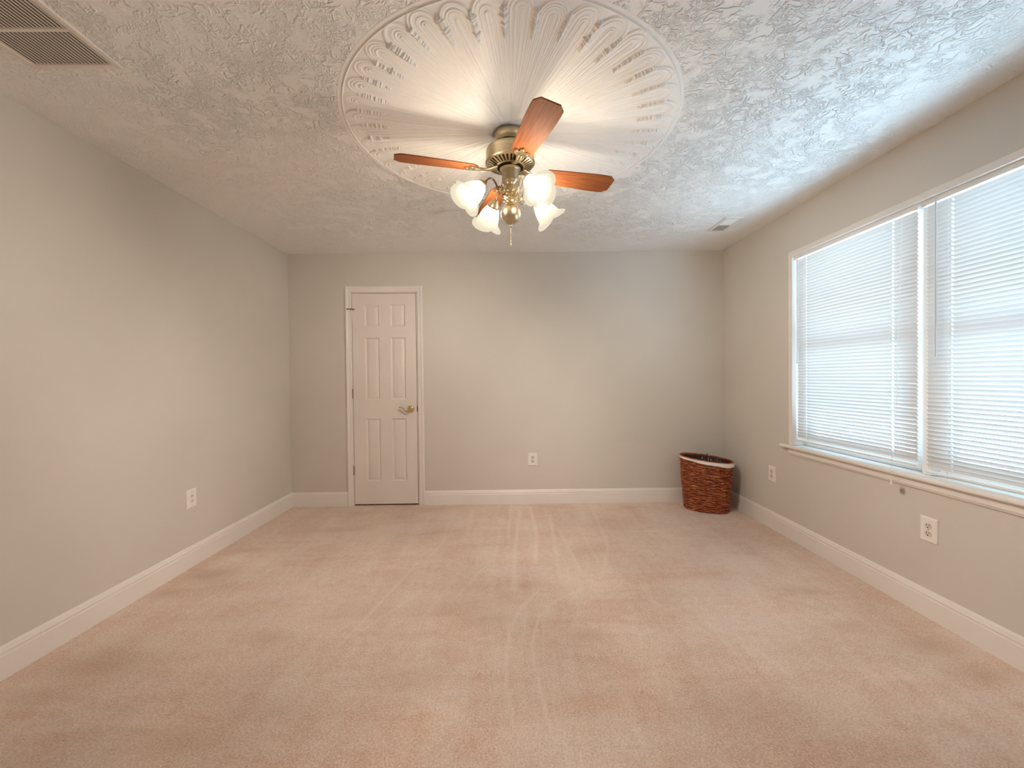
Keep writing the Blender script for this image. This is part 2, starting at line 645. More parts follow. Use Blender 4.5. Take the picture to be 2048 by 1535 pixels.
STAINS = [
    (-1.909, 2.67, 0.16, 0.09, 0.42),
    (-1.973, 2.454, 0.1, 0.06, 0.3),
    (-1.877, 3.057, 0.15, 0.05, 0.22),
    (-1.546, 3.447, 0.3, 0.08, 0.15),
    (-1.778, 1.83, 0.3, 0.1, 0.28),
    (-1.887, 1.659, 0.2, 0.06, 0.25),
    (-0.799, 2.235, 0.18, 0.12, 0.22),
    (-0.377, 2.248, 0.2, 0.09, 0.22),
    (-0.688, 2.631, 0.12, 0.08, 0.2),
    (0.086, 2.467, 0.05, 0.035, 0.3),
    (-0.03, 2.357, 0.05, 0.03, 0.28),
    (-0.155, 2.125, 0.12, 0.06, 0.2),
    (0.375, 1.986, 0.1, 0.05, 0.25),
    (-1.132, 1.436, 0.22, 0.06, 0.32),
    (-0.934, 1.562, 0.2, 0.09, 0.2),
    (-0.411, 1.706, 0.15, 0.08, 0.15),
    (1.887, 1.871, 0.16, 0.07, 0.3),
    (1.654, 2.031, 0.12, 0.05, 0.2),
    (1.917, 1.678, 0.12, 0.05, 0.25),
    (0.297, 1.582, 0.2, 0.08, 0.18),
    (-1.375, 3.888, 0.12, 0.05, 0.2),
    (-0.735, 3.905, 0.1, 0.05, 0.2),
    (1.027, 3.188, 0.15, 0.1, 0.1),
    (0.871, 1.521, 0.3, 0.1, 0.12),
    (0.507, 1.621, 0.008, 0.008, 0.7),
    (-1.146, 2.007, 0.12, 0.05, 0.25),
    (1.646, 2.372, 0.1, 0.05, 0.15),
]
for b in STAINS:
    blot(*b[:4], b[4] * 1.35)
for nm, arr in (('nap', nap), ('stain', stain)):
    at = FLOOR_MESH.attributes.new(nm, 'FLOAT', 'POINT')
    at.data.foreach_set('value', arr.astype(np.float32))
floor = link('floor', FLOOR_MESH, M['carpet'], smooth=0)
structure(floor, 'worn pinkish beige wall to wall carpet', 'floor')

cb = MB().box(XL - 0.14, XR + 0.14, YF - 0.14, YB + 0.14, H, H + 0.1)
ceiling = structure(cb.build('ceiling', M['ceiling'], smooth=0), 'off-white ceiling with rough trowelled plaster texture', 'ceiling')

# sun-ray plaster medallion around the fan, a real relief in polar rows
MCX, MCY, MR = 0.027, 2.124, 0.784


def medallion():
    NP, PER = 40, 56
    nth, nr = NP * PER, 190
    rng = np.random.default_rng(7)
    th = np.arange(nth) / nth * 2 * np.pi
    v = np.concatenate([np.linspace(0.07, 0.62, 50, endpoint=False), np.linspace(0.62, 1.025, nr - 50)])
    T, V = np.meshgrid(th, v)
    R = V * MR
    jitter = rng.normal(0, 0.06, NP)
    U = T * NP / (2 * np.pi) + 0.25
    K = np.floor(U).astype(int) % NP
    u = U - np.floor(U) - 0.5
    u = u + jitter[K] * (0.25 - u * u) * 2
    W = 2 * np.pi * MR / NP                                  # petal width at the rim
    rc = (0.900 + rng.normal(0, 0.009, NP)[K])
    s = u * W * 1.0
    dr = np.maximum(0, V - rc) * MR
    d = np.hypot(s, dr * 0.85)
    # comb strokes: loops at the rim that run on as straight rays towards the centre
    comb = np.zeros_like(d)
    for f in (0.0095, 0.0125, 0.0165, 0.023):
        comb += np.cos(2 * np.pi * d / (f * rng.uniform(0.9, 1.1, NP)[K]) + rng.uniform(0, 6.28, NP)[K] + 0.5 * np.sin(V * 40 + 7 * f * K))
    comb = np.clip(0.5 + 0.28 * comb, 0, 1.2)
    inside = np.clip((0.066 - d) / 0.006, 0, 1)
    amp_r = np.interp(V, [0.0, 0.2, 0.5, 0.7, 0.84, 0.95, 1.0], [0.0, 0.35, 0.55, 0.7, 1.0, 1.0, 0.4])
    h = 0.0030 * comb * inside * amp_r
    # single deep rays scratched by the comb
    ray = np.zeros(nth)
    for k in range(150):
        c = rng.uniform(0, nth)
        w = rng.uniform(0.9, 2.0)
        a = rng.uniform(-1.0, 1.0)
        dd = np.abs((np.arange(nth) - c + nth / 2) % nth - nth / 2)
        ray += a * np.exp(-(dd / w) ** 2)
    fade = np.interp(V, [0, 0.10, 0.28, 0.72, 0.84], [0, 0.3, 1, 1, 0.0])
    h += 0.0034 * ray[None, :] * fade
    # each petal is a shallow scoop
    h += 0.0015 * inside * np.clip((V - 0.70) / 0.15, 0, 1) * (d / 0.055) ** 2
    # ragged ridges between neighbouring petals
    e = np.abs(U - np.round(U))                              # 0 on the petal boundary
    Kb = np.round(U).astype(int) % NP
    r0 = (0.750 + rng.normal(0, 0.012, NP))[Kb]
    r1 = (0.930 + rng.normal(0, 0.008, NP))[Kb]
    n1 = rng.normal(0, 1, (nr, NP))
    k3 = np.array([0.25, 0.5, 0.25])
    n1 = np.apply_along_axis(lambda a: np.convolve(a, k3, 'same'), 0, n1)
    rag = np.take_along_axis(n1, Kb, 1)
    dist = e * W * V
    width = 0.0130 * (1 + 0.5 * rag) * np.clip((V - r0 + 0.02) / 0.10, 0.15, 1)
    ridge = np.clip(1 - dist / np.maximum(width, 0.001), 0, 1)
    on = np.clip((V - r0) / 0.012, 0, 1) * np.clip((r1 - V) / 0.012, 0, 1)
    h = np.maximum(h, 0.013 * ridge ** 0.7 * on * (1 + 0.25 * rag))
    # raised line round the whole rosette
    h = np.maximum(h, 0.0038 * np.exp(-((V - 0.996) / 0.0034) ** 2))
    edge = np.clip((1.025 - V) / 0.02, 0, 1)
    h = 0.0004 + h * edge
    h[-1, :] = -0.002
    co = np.stack([MCX + R * np.cos(T), MCY + R * np.sin(T), H - h], -1).reshape(-1, 3)
    i = np.arange(nth * nr).reshape(nr, nth)
    j = np.roll(i, -1, axis=1)
    q = np.stack([i[:-1], i[1:], j[1:], j[:-1]], -1).reshape(-1, 4)
    me = np_mesh('medallion', co, q)
    return link('medallion', me, M['medallion'], ceiling, smooth=60)


tag(medallion(), 'combed sunburst plaster medallion around the fan')

WT = 0.14
wall_left = structure(MB().box(XL - WT, XL, YF - WT, YB + WT, -0.05, H).build('wall_left', M['wall'], smooth=0),
                      'plain greige left wall', 'wall')
wall_front = structure(MB().box(XL, XR, YF - WT, YF, -0.05, H).build('wall_front', M['wall'], smooth=0),
                       'greige wall behind the camera', 'wall')
# back wall with a door recess
DX0, DX1, DZ1 = -1.502, -0.882, 2.056
wb = MB().box(XL, DX0 - 0.004, YB, YB + WT, -0.05, H).box(DX1 + 0.004, XR, YB, YB + WT, -0.05, H)
wb.box(DX0 - 0.004, DX1 + 0.004, YB, YB + WT, DZ1 + 0.004, H).box(DX0 - 0.004, DX1 + 0.004, YB + 0.06, YB + WT, -0.05, DZ1 + 0.004)
wall_back = structure(wb.build('wall_back', M['wall'], smooth=0), 'greige back wall with the closet door', 'wall')
# right wall with the window opening
wr = MB().box(XR, XR + WT, YF - WT, WY0, -0.05, H).box(XR, XR + WT, WY1, YB + WT, -0.05, H)
wr.box(XR, XR + WT, WY0, WY1, -0.05, WZ0 - 0.02).box(XR, XR + WT, WY0, WY1, WZ1, H)
wall_right = structure(wr.build('wall_right', M['wall'], smooth=0), 'greige right wall with the double window', 'wall')

# baseboards
BBP = [(0, 0), (0.014, 0), (0.014, 0.098), (0.0115, 0.102), (0.0125, 0.108), (0.0125, 0.114), (0.009, 0.120), (0.0085, 0.1235), (0.0065, 0.129), (0.003, 0.135), (0, 0.137)]


def baseboard(name, side, a, b, label):
    if side == 'left':
        mb = MB().prism([(XL + d, z) for d, z in BBP], a, b, 'y')
    elif side == 'right':
        mb = MB().prism([(XR - d, z) for d, z in BBP], a, b, 'y')
    elif side == 'back':
        mb = MB().prism([(YB - d, z) for d, z in BBP], a, b, 'x')
    else:
        mb = MB().prism([(YF + d, z) for d, z in BBP], a, b, 'x')
    return structure(mb.build(name, M['trim'], smooth=25), label, 'baseboard')


baseboard('baseboard_left', 'left', YF, YB, 'long white baseboard along the left wall')
baseboard('baseboard_right', 'right', YF, YB, 'white baseboard along the window wall')
baseboard('baseboard_back', 'back', XL, -1.564, 'short white baseboard left of the door')
baseboard('baseboard_back', 'back', -0.818, XR, 'white baseboard between door and wicker hamper')
baseboard('baseboard_front', 'front', XL, XR, 'white baseboard behind the camera')

# ------------------------------------------------------------------ closet door
def door():
    yf = YB - 0.001                                          # front face of the slab
    xs_p = [(-1.381, -1.240), (-1.133, -0.989)]
    zs_p = [(0.235, 0.845), (1.027, 1.629), (1.737, 1.947)]
    X0, X1, Z0, Z1 = DX0 + 0.004, DX1 - 0.005, 0.016, DZ1 - 0.004
    xs = sorted([X0, X1] + [v for p in xs_p for v in p])
    zs = sorted([Z0, Z1] + [v for p in zs_p for v in p])
    mb = MB()
    for i in range(len(xs) - 1):
        for j in range(len(zs) - 1):
            r = (xs[i], xs[i + 1], zs[j], zs[j + 1])
            is_panel = any(abs(r[0] - a) < 1e-6 and abs(r[1] - b) < 1e-6 for a, b in xs_p) and \
                any(abs(r[2] - a) < 1e-6 and abs(r[3] - b) < 1e-6 for a, b in zs_p)
            if not is_panel:
                mb.add([(r[0], yf, r[2]), (r[1], yf, r[2]), (r[1], yf, r[3]), (r[0], yf, r[3])], [(0, 1, 2, 3)])
                continue
            rings = []
            for ins, dep in ((0, 0), (0.003, 0.0015), (0.010, 0.012), (0.015, 0.0135), (0.038, 0.0035), (0.040, 0.0030)):
                rings.append([(r[0] + ins, yf + dep, r[2] + ins), (r[1] - ins, yf + dep, r[2] + ins),
                              (r[1] - ins, yf + dep, r[3] - ins), (r[0] + ins, yf + dep, r[3] - ins)])
            vs = [p for rg in rings for p in rg]
            fs = []
            for k in range(len(rings) - 1):
                for e in range(4):
                    e2 = (e + 1) % 4
                    fs.append((k * 4 + e, k * 4 + e2, k * 4 + 4 + e2, k * 4 + 4 + e))
            n = (len(rings) - 1) * 4
            fs.append((n, n + 1, n + 2, n + 3))
            mb.add(vs, fs)
    # edges and back
    yb = yf + 0.035
    mb.add([(X0, yf, Z0), (X1, yf, Z0), (X1, yf, Z1), (X0, yf, Z1), (X0, yb, Z0), (X1, yb, Z0), (X1, yb, Z1), (X0, yb, Z1)],
           [(0, 4, 5, 1), (1, 5, 6, 2), (2, 6, 7, 3), (3, 7, 4, 0), (4, 7, 6, 5)])
    d = mb.build('door_1', M['door'], smooth=20)
    structure(d, 'narrow white six-panel closet door with brass lever', 'door')
    # lever handle
    cx, cz = -0.945, 0.936
    hb = MB().lathe([(0.0001, -0.0), (0.034, 0.0), (0.034, 0.004), (0.029, 0.010), (0.020, 0.013), (0.013, 0.015), (0.0125, 0.042), (0.0001, 0.044)], 32,
                    Matrix.Translation((cx, yf, cz)) @ Matrix.Rotation(math.radians(90), 4, 'X'))
    pts = []
    for i in range(19):
        t = i / 18
        x = cx + 0.008 - 0.112 * t
        z = cz + 0.006 - 0.026 * math.sin(math.pi * min(1, t * 1.55)) * (1 if t < 0.645 else 0) + (0.012 * math.sin(math.pi * (t - 0.62) / 0.5) if t > 0.62 else 0)
        y = yf - 0.045 - 0.004 * math.sin(math.pi * t)
        pts.append((x, y, z))
    hb.tube(pts, [0.0095 - 0.003 * (i / 18) for i in range(19)], 10)
    tag(hb.build('door_handle', M['brass_bright'], d, smooth=50), 'brass curved lever handle')
    # hinges
    for zc in (0.346, 1.089, 1.85):
        g = MB()
        for k in range(5):
            g.lathe([(0.0055, -0.0085), (0.0062, -0.0080), (0.0062, 0.0080), (0.0055, 0.0085)], 14,
                    Matrix.Translation((X0 - 0.005, yf - 0.0055, zc + (k - 2) * 0.0178)), cap=True)
        g.box(X0 - 0.010, X0 - 0.0005, yf - 0.002, yf + 0.002, zc - 0.044, zc + 0.044)
        o = g.build('hinge', M['steel'] if zc < 1.5 else M['plate'], d, smooth=40)
        if zc > 1.5:
            tag(o, 'white painted top hinge')
    s = MB()
    zt = 1.85 + 0.055
    s.box(X0 - 0.016, X0 + 0.006, yf - 0.018, yf - 0.001, zt - 0.004, zt)
    s.tube([(X0 - 0.040, yf - 0.016, zt - 0.002), (X0 - 0.005, yf - 0.012, zt), (X0 + 0.022, yf - 0.020, zt - 0.004)], 0.0032, 8)
    s.lathe([(0.006, -0.005), (0.007, 0), (0.006, 0.005)], 12, Matrix.Translation((X0 - 0.041, yf - 0.016, zt - 0.002)) @ Matrix.Rotation(math.radians(90), 4, 'Y'), cap=True)
    s.lathe([(0.005, -0.004), (0.006, 0), (0.005, 0.004)], 12, Matrix.Translation((X0 + 0.024, yf - 0.020, zt - 0.004)) @ Matrix.Rotation(math.radians(90), 4, 'Y'), cap=True)
    s.tube([(X0 - 0.0135, yf - 0.006, zt), (X0 - 0.0135, yf - 0.006, zt - 0.092)], 0.0022, 6)
    tag(s.build('hinge_pin_stop', M['bronze'], d, smooth=40), 'dark metal door stop on the top hinge pin')
    # casing and jamb, stays when the door swings
    c = MB()
    ox0, ox1, oz = -1.562, -0.818, 2.121
    prof = [(0.0, 0.0), (0.0, 0.014), (0.006, 0.017), (0.018, 0.016), (0.026, 0.011), (0.040, 0.0105), (0.050, 0.009), (0.055, 0.005), (0.055, 0.0)]

    def ring(o):   # o: inset from the outer edge
        return [(ox0 + o, 0.0), (ox0 + o, oz - o), (ox1 - o, oz - o), (ox1 - o, 0.0)]
    vs, fs = [], []
    for ins, dep in prof:
        for (x, z) in ring(ins):
            vs.append((x, YB - dep, z))
    for i in range(len(prof) - 1):
        for e in range(3):
            fs.append((i * 4 + e, i * 4 + e + 1, (i + 1) * 4 + e + 1, (i + 1) * 4 + e))
    c.add(vs, fs)
    c.box(DX0 - 0.003, DX0 + 0.0005, YB - 0.003, YB + 0.06, 0, DZ1).box(DX1 - 0.0005, DX1 + 0.003, YB - 0.003, YB + 0.06, 0, DZ1)
    c.box(DX0, DX1, YB - 0.003, YB + 0.06, DZ1 - 0.0005, DZ1 + 0.003)
    t1 = structure(c.build('trim_1', M['trim'], smooth=25), 'white moulded casing around the closet door', 'door casing')
    sp = MB().box(DX1 - 0.004, DX1 + 0.0045, YB - 0.0055, YB + 0.02, 0.936 - 0.028, 0.936 + 0.028)
    tag(sp.build('strike_plate', M['bronze'], t1, smooth=0), 'dark bronze strike plate')


door()

# ------------------------------------------------------------------ window, casing, sill
def windows():
    xo = XR + 0.078                                          # room-side face of the window units
    for i, (a, b, lab) in enumerate(((WYM + 0.028, WY1, 'white sash window behind the far blind, nearer the hamper'),
                                     (WY0, WYM - 0.028, 'white sash window behind the near blind, cut by the photo edge'))):
        root = empty('window_%d' % (i + 1), (xo, (a + b) / 2, WZ0))
        structure(root, lab, 'window')
        inv = Matrix.Translation((-xo, -(a + b) / 2, -WZ0))
        fr = MB()
        w = 0.038
        for (y0, y1, z0, z1) in ((a, a + w, WZ0, WZ1), (b - w, b, WZ0, WZ1), (a + w, b - w, WZ0, WZ0 + w), (a + w, b - w, WZ1 - w, WZ1)):
            fr.box(xo, xo + 0.07, y0, y1, z0, z1, inv)
        fr.build('window_frame', M['vinyl'], root, smooth=0, bevel=0.002)
        mid = (WZ0 + WZ1) / 2 + 0.0
        for k, (z0, z1, dx) in enumerate(((WZ0 + w, mid + 0.02, 0.008), (mid - 0.02, WZ1 - w, 0.036))):
            s = MB()
            sw = 0.042
            y0, y1 = a + w, b - w
            for (p, r, s0, s1) in ((y0, y0 + sw, z0, z1), (y1 - sw, y1, z0, z1), (y0 + sw, y1 - sw, z0, z0 + sw), (y0 + sw, y1 - sw, z1 - sw, z1)):
                s.box(xo + dx, xo + dx + 0.026, p, r, s0, s1, inv)
            so = s.build('sash', M['vinyl'], root, smooth=0, bevel=0.002)
            g = MB().box(xo + dx + 0.011, xo + dx + 0.015, y0 + sw - 0.004, y1 - sw + 0.004, z0 + sw - 0.004, z1 - sw + 0.004, inv)
            g.build('glass_pane', M['glass'], so, smooth=0)
    # casing: narrow flat trim, head jamb, side jambs, mullion cover
    c = MB()
    cw, ct = 0.032, 0.013
    c.box(XR - ct, XR, WY1, WY1 + cw, WZ0 - 0.002, WZ1 + 0.029)
    c.box(XR - ct, XR, WY0 - cw, WY0, WZ0 - 0.002, WZ1 + 0.029)
    c.box(XR - ct, XR, WY0, WY1, WZ1, WZ1 + 0.029)
    c.box(XR - ct, XR + 0.078, WY1 - 0.008, WY1 + 0.002, WZ0, WZ1)
    c.box(XR - ct, XR + 0.078, WY0 - 0.002, WY0 + 0.008, WZ0, WZ1)
    c.box(XR - ct, XR + 0.078, WY0, WY1, WZ1 - 0.006, WZ1 + 0.002)
    t = structure(c.build('trim_2', M['trim'], smooth=0, bevel=0.0025), 'narrow white casing around the double window', 'window casing')
    m = MB().box(XR + 0.045, XR + 0.148, WYM - 0.028, WYM + 0.028, WZ0, WZ1)
    m.build('mullion', M['vinyl'], t, smooth=0, bevel=0.003)
    s = MB()
    s.box(XR - 0.040, XR, WY0 - 0.10, WY1 + 0.105, WZ0 - 0.022, WZ0 - 0.001)
    s.box(XR - 0.002, XR + 0.148, WY0, WY1, WZ0 - 0.022, WZ0 - 0.001)
    s.build('window_sill', M['trim'], t, smooth=0, bevel=0.007, segs=3)
    a = MB().prism([(XR, WZ0 - 0.022), (XR - 0.015, WZ0 - 0.022), (XR - 0.015, WZ0 - 0.058), (XR - 0.010, WZ0 - 0.064), (XR - 0.008, WZ0 - 0.071), (XR, WZ0 - 0.071)], WY0 - 0.03, WY1 + 0.032, 'y')
    a.build('apron', M['trim'], t, smooth=25)


windows()

# ------------------------------------------------------------------ mini blinds
def blind(y0, y1, ladders, wand_y, zbot, tilt, label, seed, cord_y=None):
    rnd = random.Random(seed)
    xb = XR + 0.022                                          # plane of the slats
    ztop = WZ1 - 0.0062
    root = empty('mini_blind', (xb, (y0 + y1) / 2, ztop))
    tag(root, label, 'blind', 'white mini blinds on the double window')
    inv = Matrix.Translation((-xb, -(y0 + y1) / 2, -ztop))
    hd = MB()
    hd.prism([(xb - 0.013, ztop - 0.026), (xb + 0.013, ztop - 0.026), (xb + 0.013, ztop), (xb + 0.011, ztop), (xb + 0.011, ztop - 0.024), (xb - 0.011, ztop - 0.024), (xb - 0.011, ztop), (xb - 0.013, ztop)], y0, y1, 'y', inv)
    hd.build('headrail', M['vinyl'], root, smooth=0)
    for ye in (y0, y1):
        b = MB().box(xb - 0.0165, xb + 0.016, ye - 0.012, ye + 0.012, ztop - 0.030, ztop + 0.002, inv)
        b.build('mounting_bracket', M['plate'], root, smooth=0, bevel=0.0015)
    pitch = 0.0212
    z = ztop - 0.044
    n = int((z - (zbot + 0.022)) / pitch)
    sl = MB()
    holes = sorted(ladders)
    for k in range(n + 1):
        zc = z - k * pitch
        tl = math.radians(tilt + rnd.uniform(-0.5, 0.5))
        sag = rnd.uniform(-0.0008, 0.0008)
        cr = []
        for j in range(5):
            u = (j / 4 - 0.5)
            crown = 0.0024 * (1 - 4 * u * u)
            # u<0: room-side edge, which is tilted up
            dx = u * 0.025 * math.cos(tl) + crown * math.sin(tl)
            dz = -u * 0.025 * math.sin(tl) + crown * math.cos(tl)
            cr.append((dx, dz))
        ys = [y0 + 0.004]
        for hq in holes:
            ys += [hq - 0.005, hq + 0.005]
        ys.append(y1 - 0.004)
        vs, fs = [], []
        for iy, yy in enumerate(ys):
            e = 0.0 if 0 < iy < len(ys) - 1 else sag
            for dx, dz in cr:
                vs.append((xb + dx, yy, zc + dz + e))
        for iy in range(len(ys) - 1):
            hole = iy % 2 == 1
            for j in range(4):
                if hole and j in (1, 2):
                    continue
                fs.append((iy * 5 + j, iy * 5 + j + 1, iy * 5 + 6 + j, iy * 5 + 5 + j))
        sl.add(vs, fs, inv)
    sl.build('slats', M['slat'], root, smooth=30)
    br = MB().box(xb - 0.0125, xb + 0.0125, y0 + 0.003, y1 - 0.003, zbot, zbot + 0.011, inv)
    br.build('bottom_rail', M['vinyl'], root, smooth=30, bevel=0.003)
    for hq in holes:
        ld = MB()
        for dx in (-0.0105, 0.0105):
            ld.tube([(xb + dx, hq + 0.008, ztop - 0.026), (xb + dx, hq + 0.008, zbot + 0.010)], 0.0006, 5, mat=inv)
        ld.tube([(xb, hq, ztop - 0.026), (xb, hq, zbot + 0.010)], 0.0007, 5, mat=inv)
        ld.build('ladder_cord', M['cord'], root, smooth=40)
    wd = MB()
    wx = xb - 0.026
    wd.tube([(xb - 0.012, wand_y, ztop - 0.012), (wx, wand_y, ztop - 0.020), (wx, wand_y, ztop - 0.034)], 0.0015, 6, mat=inv)
    wd.lathe([(0.0042, 0), (0.0042, -0.735), (0.0055, -0.737), (0.0055, -0.752), (0.003, -0.755)], 6, inv @ Matrix.Translation((wx, wand_y, ztop - 0.034)), cap=True)
    wd.build('tilt_wand', M['wand'], root, smooth=0)
    if cord_y:
        cd = MB()
        cx = XR - 0.052
        for o in (-0.004, 0.004):
            cd.tube([(xb - 0.013, cord_y + o, ztop - 0.015), (xb - 0.022, cord_y + o, ztop - 0.06), (XR - 0.020, cord_y + o, 1.2), (cx, cord_y + o, WZ0 + 0.02), (cx, cord_y + o * 0.4, 0.655)], 0.0008, 5, mat=inv)
        co_ = cd.build('lift_cord', M['cord'], root, smooth=40)
        ts = MB().lathe([(0.002, 0.028), (0.0045, 0.024), (0.0075, 0.004), (0.0078, 0.0), (0.001, -0.001)], 16, inv @ Matrix.Translation((cx, cord_y, 0.630)))
        tag(ts.build('cord_tassel', M['plate'], co_, smooth=40), 'small white plastic cord tassel')
    return root


blind(2.172, 3.090, (2.317, 2.995), 3.050, 0.742, 63, 'closed white mini blind on the window nearer the hamper', 3, 2.243)
blind(1.200, 2.128, (1.345, 2.005), 2.058, 0.722, 60, 'closed white mini blind on the near window, cut by photo edge', 5)

# ------------------------------------------------------------------ ceiling fan with light kit
def ceiling_fan():
    root = empty('ceiling_fan', (0.022, 2.120, H))
    tag(root, 'brass ceiling fan with four wooden blades and four lit tulip shades', 'ceiling fan')
    B = M['brass']
    MB().lathe([(0.0001, 0.0), (0.074, 0.0), (0.076, -0.006), (0.074, -0.040), (0.066, -0.052), (0.040, -0.056), (0.0001, -0.056)], 48).build('canopy', B, root, smooth=40)
    mo = MB()
    mo.lathe([(0.0001, -0.050), (0.034, -0.054), (0.034, -0.070), (0.060, -0.072), (0.098, -0.077), (0.113, -0.083), (0.119, -0.092),
              (0.121, -0.100), (0.121, -0.143), (0.1235, -0.146), (0.1235, -0.152), (0.120, -0.156), (0.112, -0.159)], 72)
    # slotted cooling ring: alternate cells are open
    ns = 34
    ra, za, rb, zb = 0.112, -0.159, 0.076, -0.171
    for k in range(ns):
        a0, a1 = 2 * math.pi * k / ns, 2 * math.pi * (k + 0.56) / ns
        vs = []
        for r, z in ((ra, za), (rb, zb)):
            for i in range(4):
                a = a0 + (a1 - a0) * i / 3
                vs.append((r * math.cos(a), r * math.sin(a), z))
        mo.add(vs, [(i, i + 1, i + 5, i + 4) for i in range(3)])
    mo.lathe([(rb, zb), (0.070, -0.1735), (0.066, -0.1735), (0.064, -0.166)], 72)
    motor = mo.build('motor_housing', B, root, smooth=40)
    MB().lathe([(0.113, -0.152), (0.062, -0.164), (0.0001, -0.160)], 48).build('vent_interior', M['dark'], motor, smooth=40)
    # blades
    for k in range(4):
        a = math.radians(15.5 + 90 * k)
        R = Matrix.Rotation(a, 4, 'Z')
        pitch = Matrix.Translation((0, 0, -0.192)) @ Matrix.Rotation(math.radians(-12), 4, 'X')
        out = []
        r0, r1 = 0.165, 0.558
        N = 14
        up, lo = [], []
        for i in range(N + 1):
            t = i / N
            x = r0 + (r1 - r0) * t
            hw = 0.050 + 0.015 * min(1, t / 0.7)
            e0, e1 = (x - r0) / 0.03, (r1 - x) / 0.045
            if e0 < 1:
                hw *= 0.55 + 0.45 * math.sqrt(max(0, 1 - (1 - e0) ** 2))
            if e1 < 1:
                hw *= 0.62 + 0.38 * math.sqrt(max(0, 1 - (1 - e1) ** 2))
            up.append((x, hw))
            lo.append((x, -hw))
        poly = lo + up[::-1]
        bl = MB().prism(poly, -0.003, 0.003, 'z', pitch)
        bo = bl.build('blade', M['wood'], root, smooth=0, bevel=0.0012)
        bo.matrix_local = R
        # bracket: hub tab, curved neck and three-lobed plate below the blade
        br = MB()
        pl = [(0.150, -0.012), (0.165, -0.020), (0.185, -0.034), (0.205, -0.036), (0.212, -0.026), (0.205, -0.014), (0.222, -0.012), (0.232, 0.0),
              (0.222, 0.012), (0.205, 0.014), (0.212, 0.026), (0.205, 0.036), (0.185, 0.034), (0.165, 0.020), (0.150, 0.012)]
        br.prism(pl, -0.008, -0.0035, 'z', pitch)
        br.tube([(0.068, 0, -0.176), (0.085, 0, -0.182), (0.105, 0.0, -0.192), (0.130, 0.0, -0.199), (0.155, 0, -0.198), (0.178, 0, -0.197)], [0.010, 0.009, 0.008, 0.008, 0.009, 0.006], 10, flat=1.5)
        for yy in (-0.024, 0.024):
            br.sphere((0.195, yy, -0.0085), 0.0045, 10, 6, 0.5, pitch)
        br.sphere((0.218, 0, -0.0085), 0.0045, 10, 6, 0.5, pitch)
        br.build('blade_bracket', B, bo, smooth=40)
    MB().lathe([(0.0001, -0.165), (0.050, -0.165), (0.052, -0.180), (0.044, -0.184), (0.0415, -0.188), (0.0415, -0.238), (0.038, -0.244), (0.030, -0.250),
                (0.024, -0.262), (0.022, -0.285), (0.0001, -0.287)], 48).build('switch_housing', B, root, smooth=40)
    hub = MB().lathe([(0.0001, -0.280), (0.022, -0.283), (0.033, -0.290), (0.036, -0.300), (0.034, -0.312), (0.020, -0.318), (0.014, -0.322), (0.016, -0.326),
                      (0.026, -0.331), (0.0285, -0.338), (0.026, -0.346), (0.016, -0.351), (0.0001, -0.352)], 40).build('light_hub', B, root, smooth=40)
    pf = [(0.0001, -0.346), (0.014, -0.349)]
    for i in range(1, 16):
        t = math.pi * i / 16
        pf.append((0.049 * math.sin(t), -0.400 + 0.052 * math.cos(t)))
    pf += [(0.009, -0.453), (0.006, -0.456), (0.007, -0.460), (0.004, -0.463), (0.0001, -0.464)]
    MB().lathe(pf, 48).build('ball_finial', B, root, smooth=50)
    pc = MB()
    for i in range(26):
        pc.sphere((0.0, 0.0, -0.466 - i * 0.0032), 0.0016, 8, 5)
    pc.lathe([(0.001, 0.006), (0.003, 0.002), (0.0035, -0.004), (0.001, -0.008)], 10, Matrix.Translation((0, 0, -0.553)))
    pc.build('pull_chain', M['brass_bright'], root, smooth=50)
    # a second chain, looped and knotted round the stem
    ck = MB()
    rnd = random.Random(4)
    pts = [Vector((0.030, -0.030, -0.240))]
    for i in range(64):
        t = i / 63
        a = -1.1 + 1.5 * math.sin(t * 15) * (1 - 0.3 * t)
        r = 0.043 + 0.020 * math.sin(t * 9.0 + 1) + rnd.uniform(-0.003, 0.003)
        pts.append(Vector((r * math.cos(a), r * math.sin(a), -0.250 - 0.105 * t + 0.028 * math.sin(t * 21))))
    ck.tube(pts, 0.0021, 6)
    loop = [Vector((0.058, -0.034, -0.352)) + Vector((0.013 * math.cos(x), 0.004 * math.sin(x), 0.018 * math.sin(x))) for x in [2 * math.pi * i / 20 for i in range(20)]]
    ck.tube(loop, 0.0018, 6, closed=True)
    tag(ck.build('pull_chain', M['brass_bright'], root, smooth=50), 'tangled brass chain looped round the stem')
    # four arms, each with socket, tulip shade and bulb
    tilt = math.radians(42)
    for k in range(4):
        a = math.radians(32 + 90 * k)
        R = Matrix.Rotation(a, 4, 'Z')
        ar = MB()
        path = [(0.030, -0.305), (0.046, -0.318), (0.062, -0.314), (0.073, -0.298), (0.080, -0.276), (0.092, -0.258), (0.108, -0.250), (0.125, -0.256), (0.139, -0.272), (0.150, -0.288)]
        P = [Vector((r, 0, z)) for r, z in path]
        # smooth the path
        sm = []
        for i in range(len(P) - 1):
            p0, p1, p2, p3 = P[max(i - 1, 0)], P[i], P[i + 1], P[min(i + 2, len(P) - 1)]
            for j in range(5):
                t = j / 5
                sm.append(0.5 * ((2 * p1) + (-p0 + p2) * t + (2 * p0 - 5 * p1 + 4 * p2 - p3) * t * t + (-p0 + 3 * p1 - 3 * p2 + p3) * t ** 3))
        sm.append(P[-1])
        ar.tube(sm, 0.0042, 10)
        # leaf-like curl on the arm
        curl = []
        for i in range(22):
            t = i / 21
            rr = 0.017 * (1 - t * 0.75)
            curl.append(Vector((0.064 + rr * math.cos(2.2 + t * 7.5), 0.004, -0.286 + rr * math.sin(2.2 + t * 7.5))))
        ar.tube(curl, [0.003 - 0.0012 * i / 21 for i in range(22)], 8)
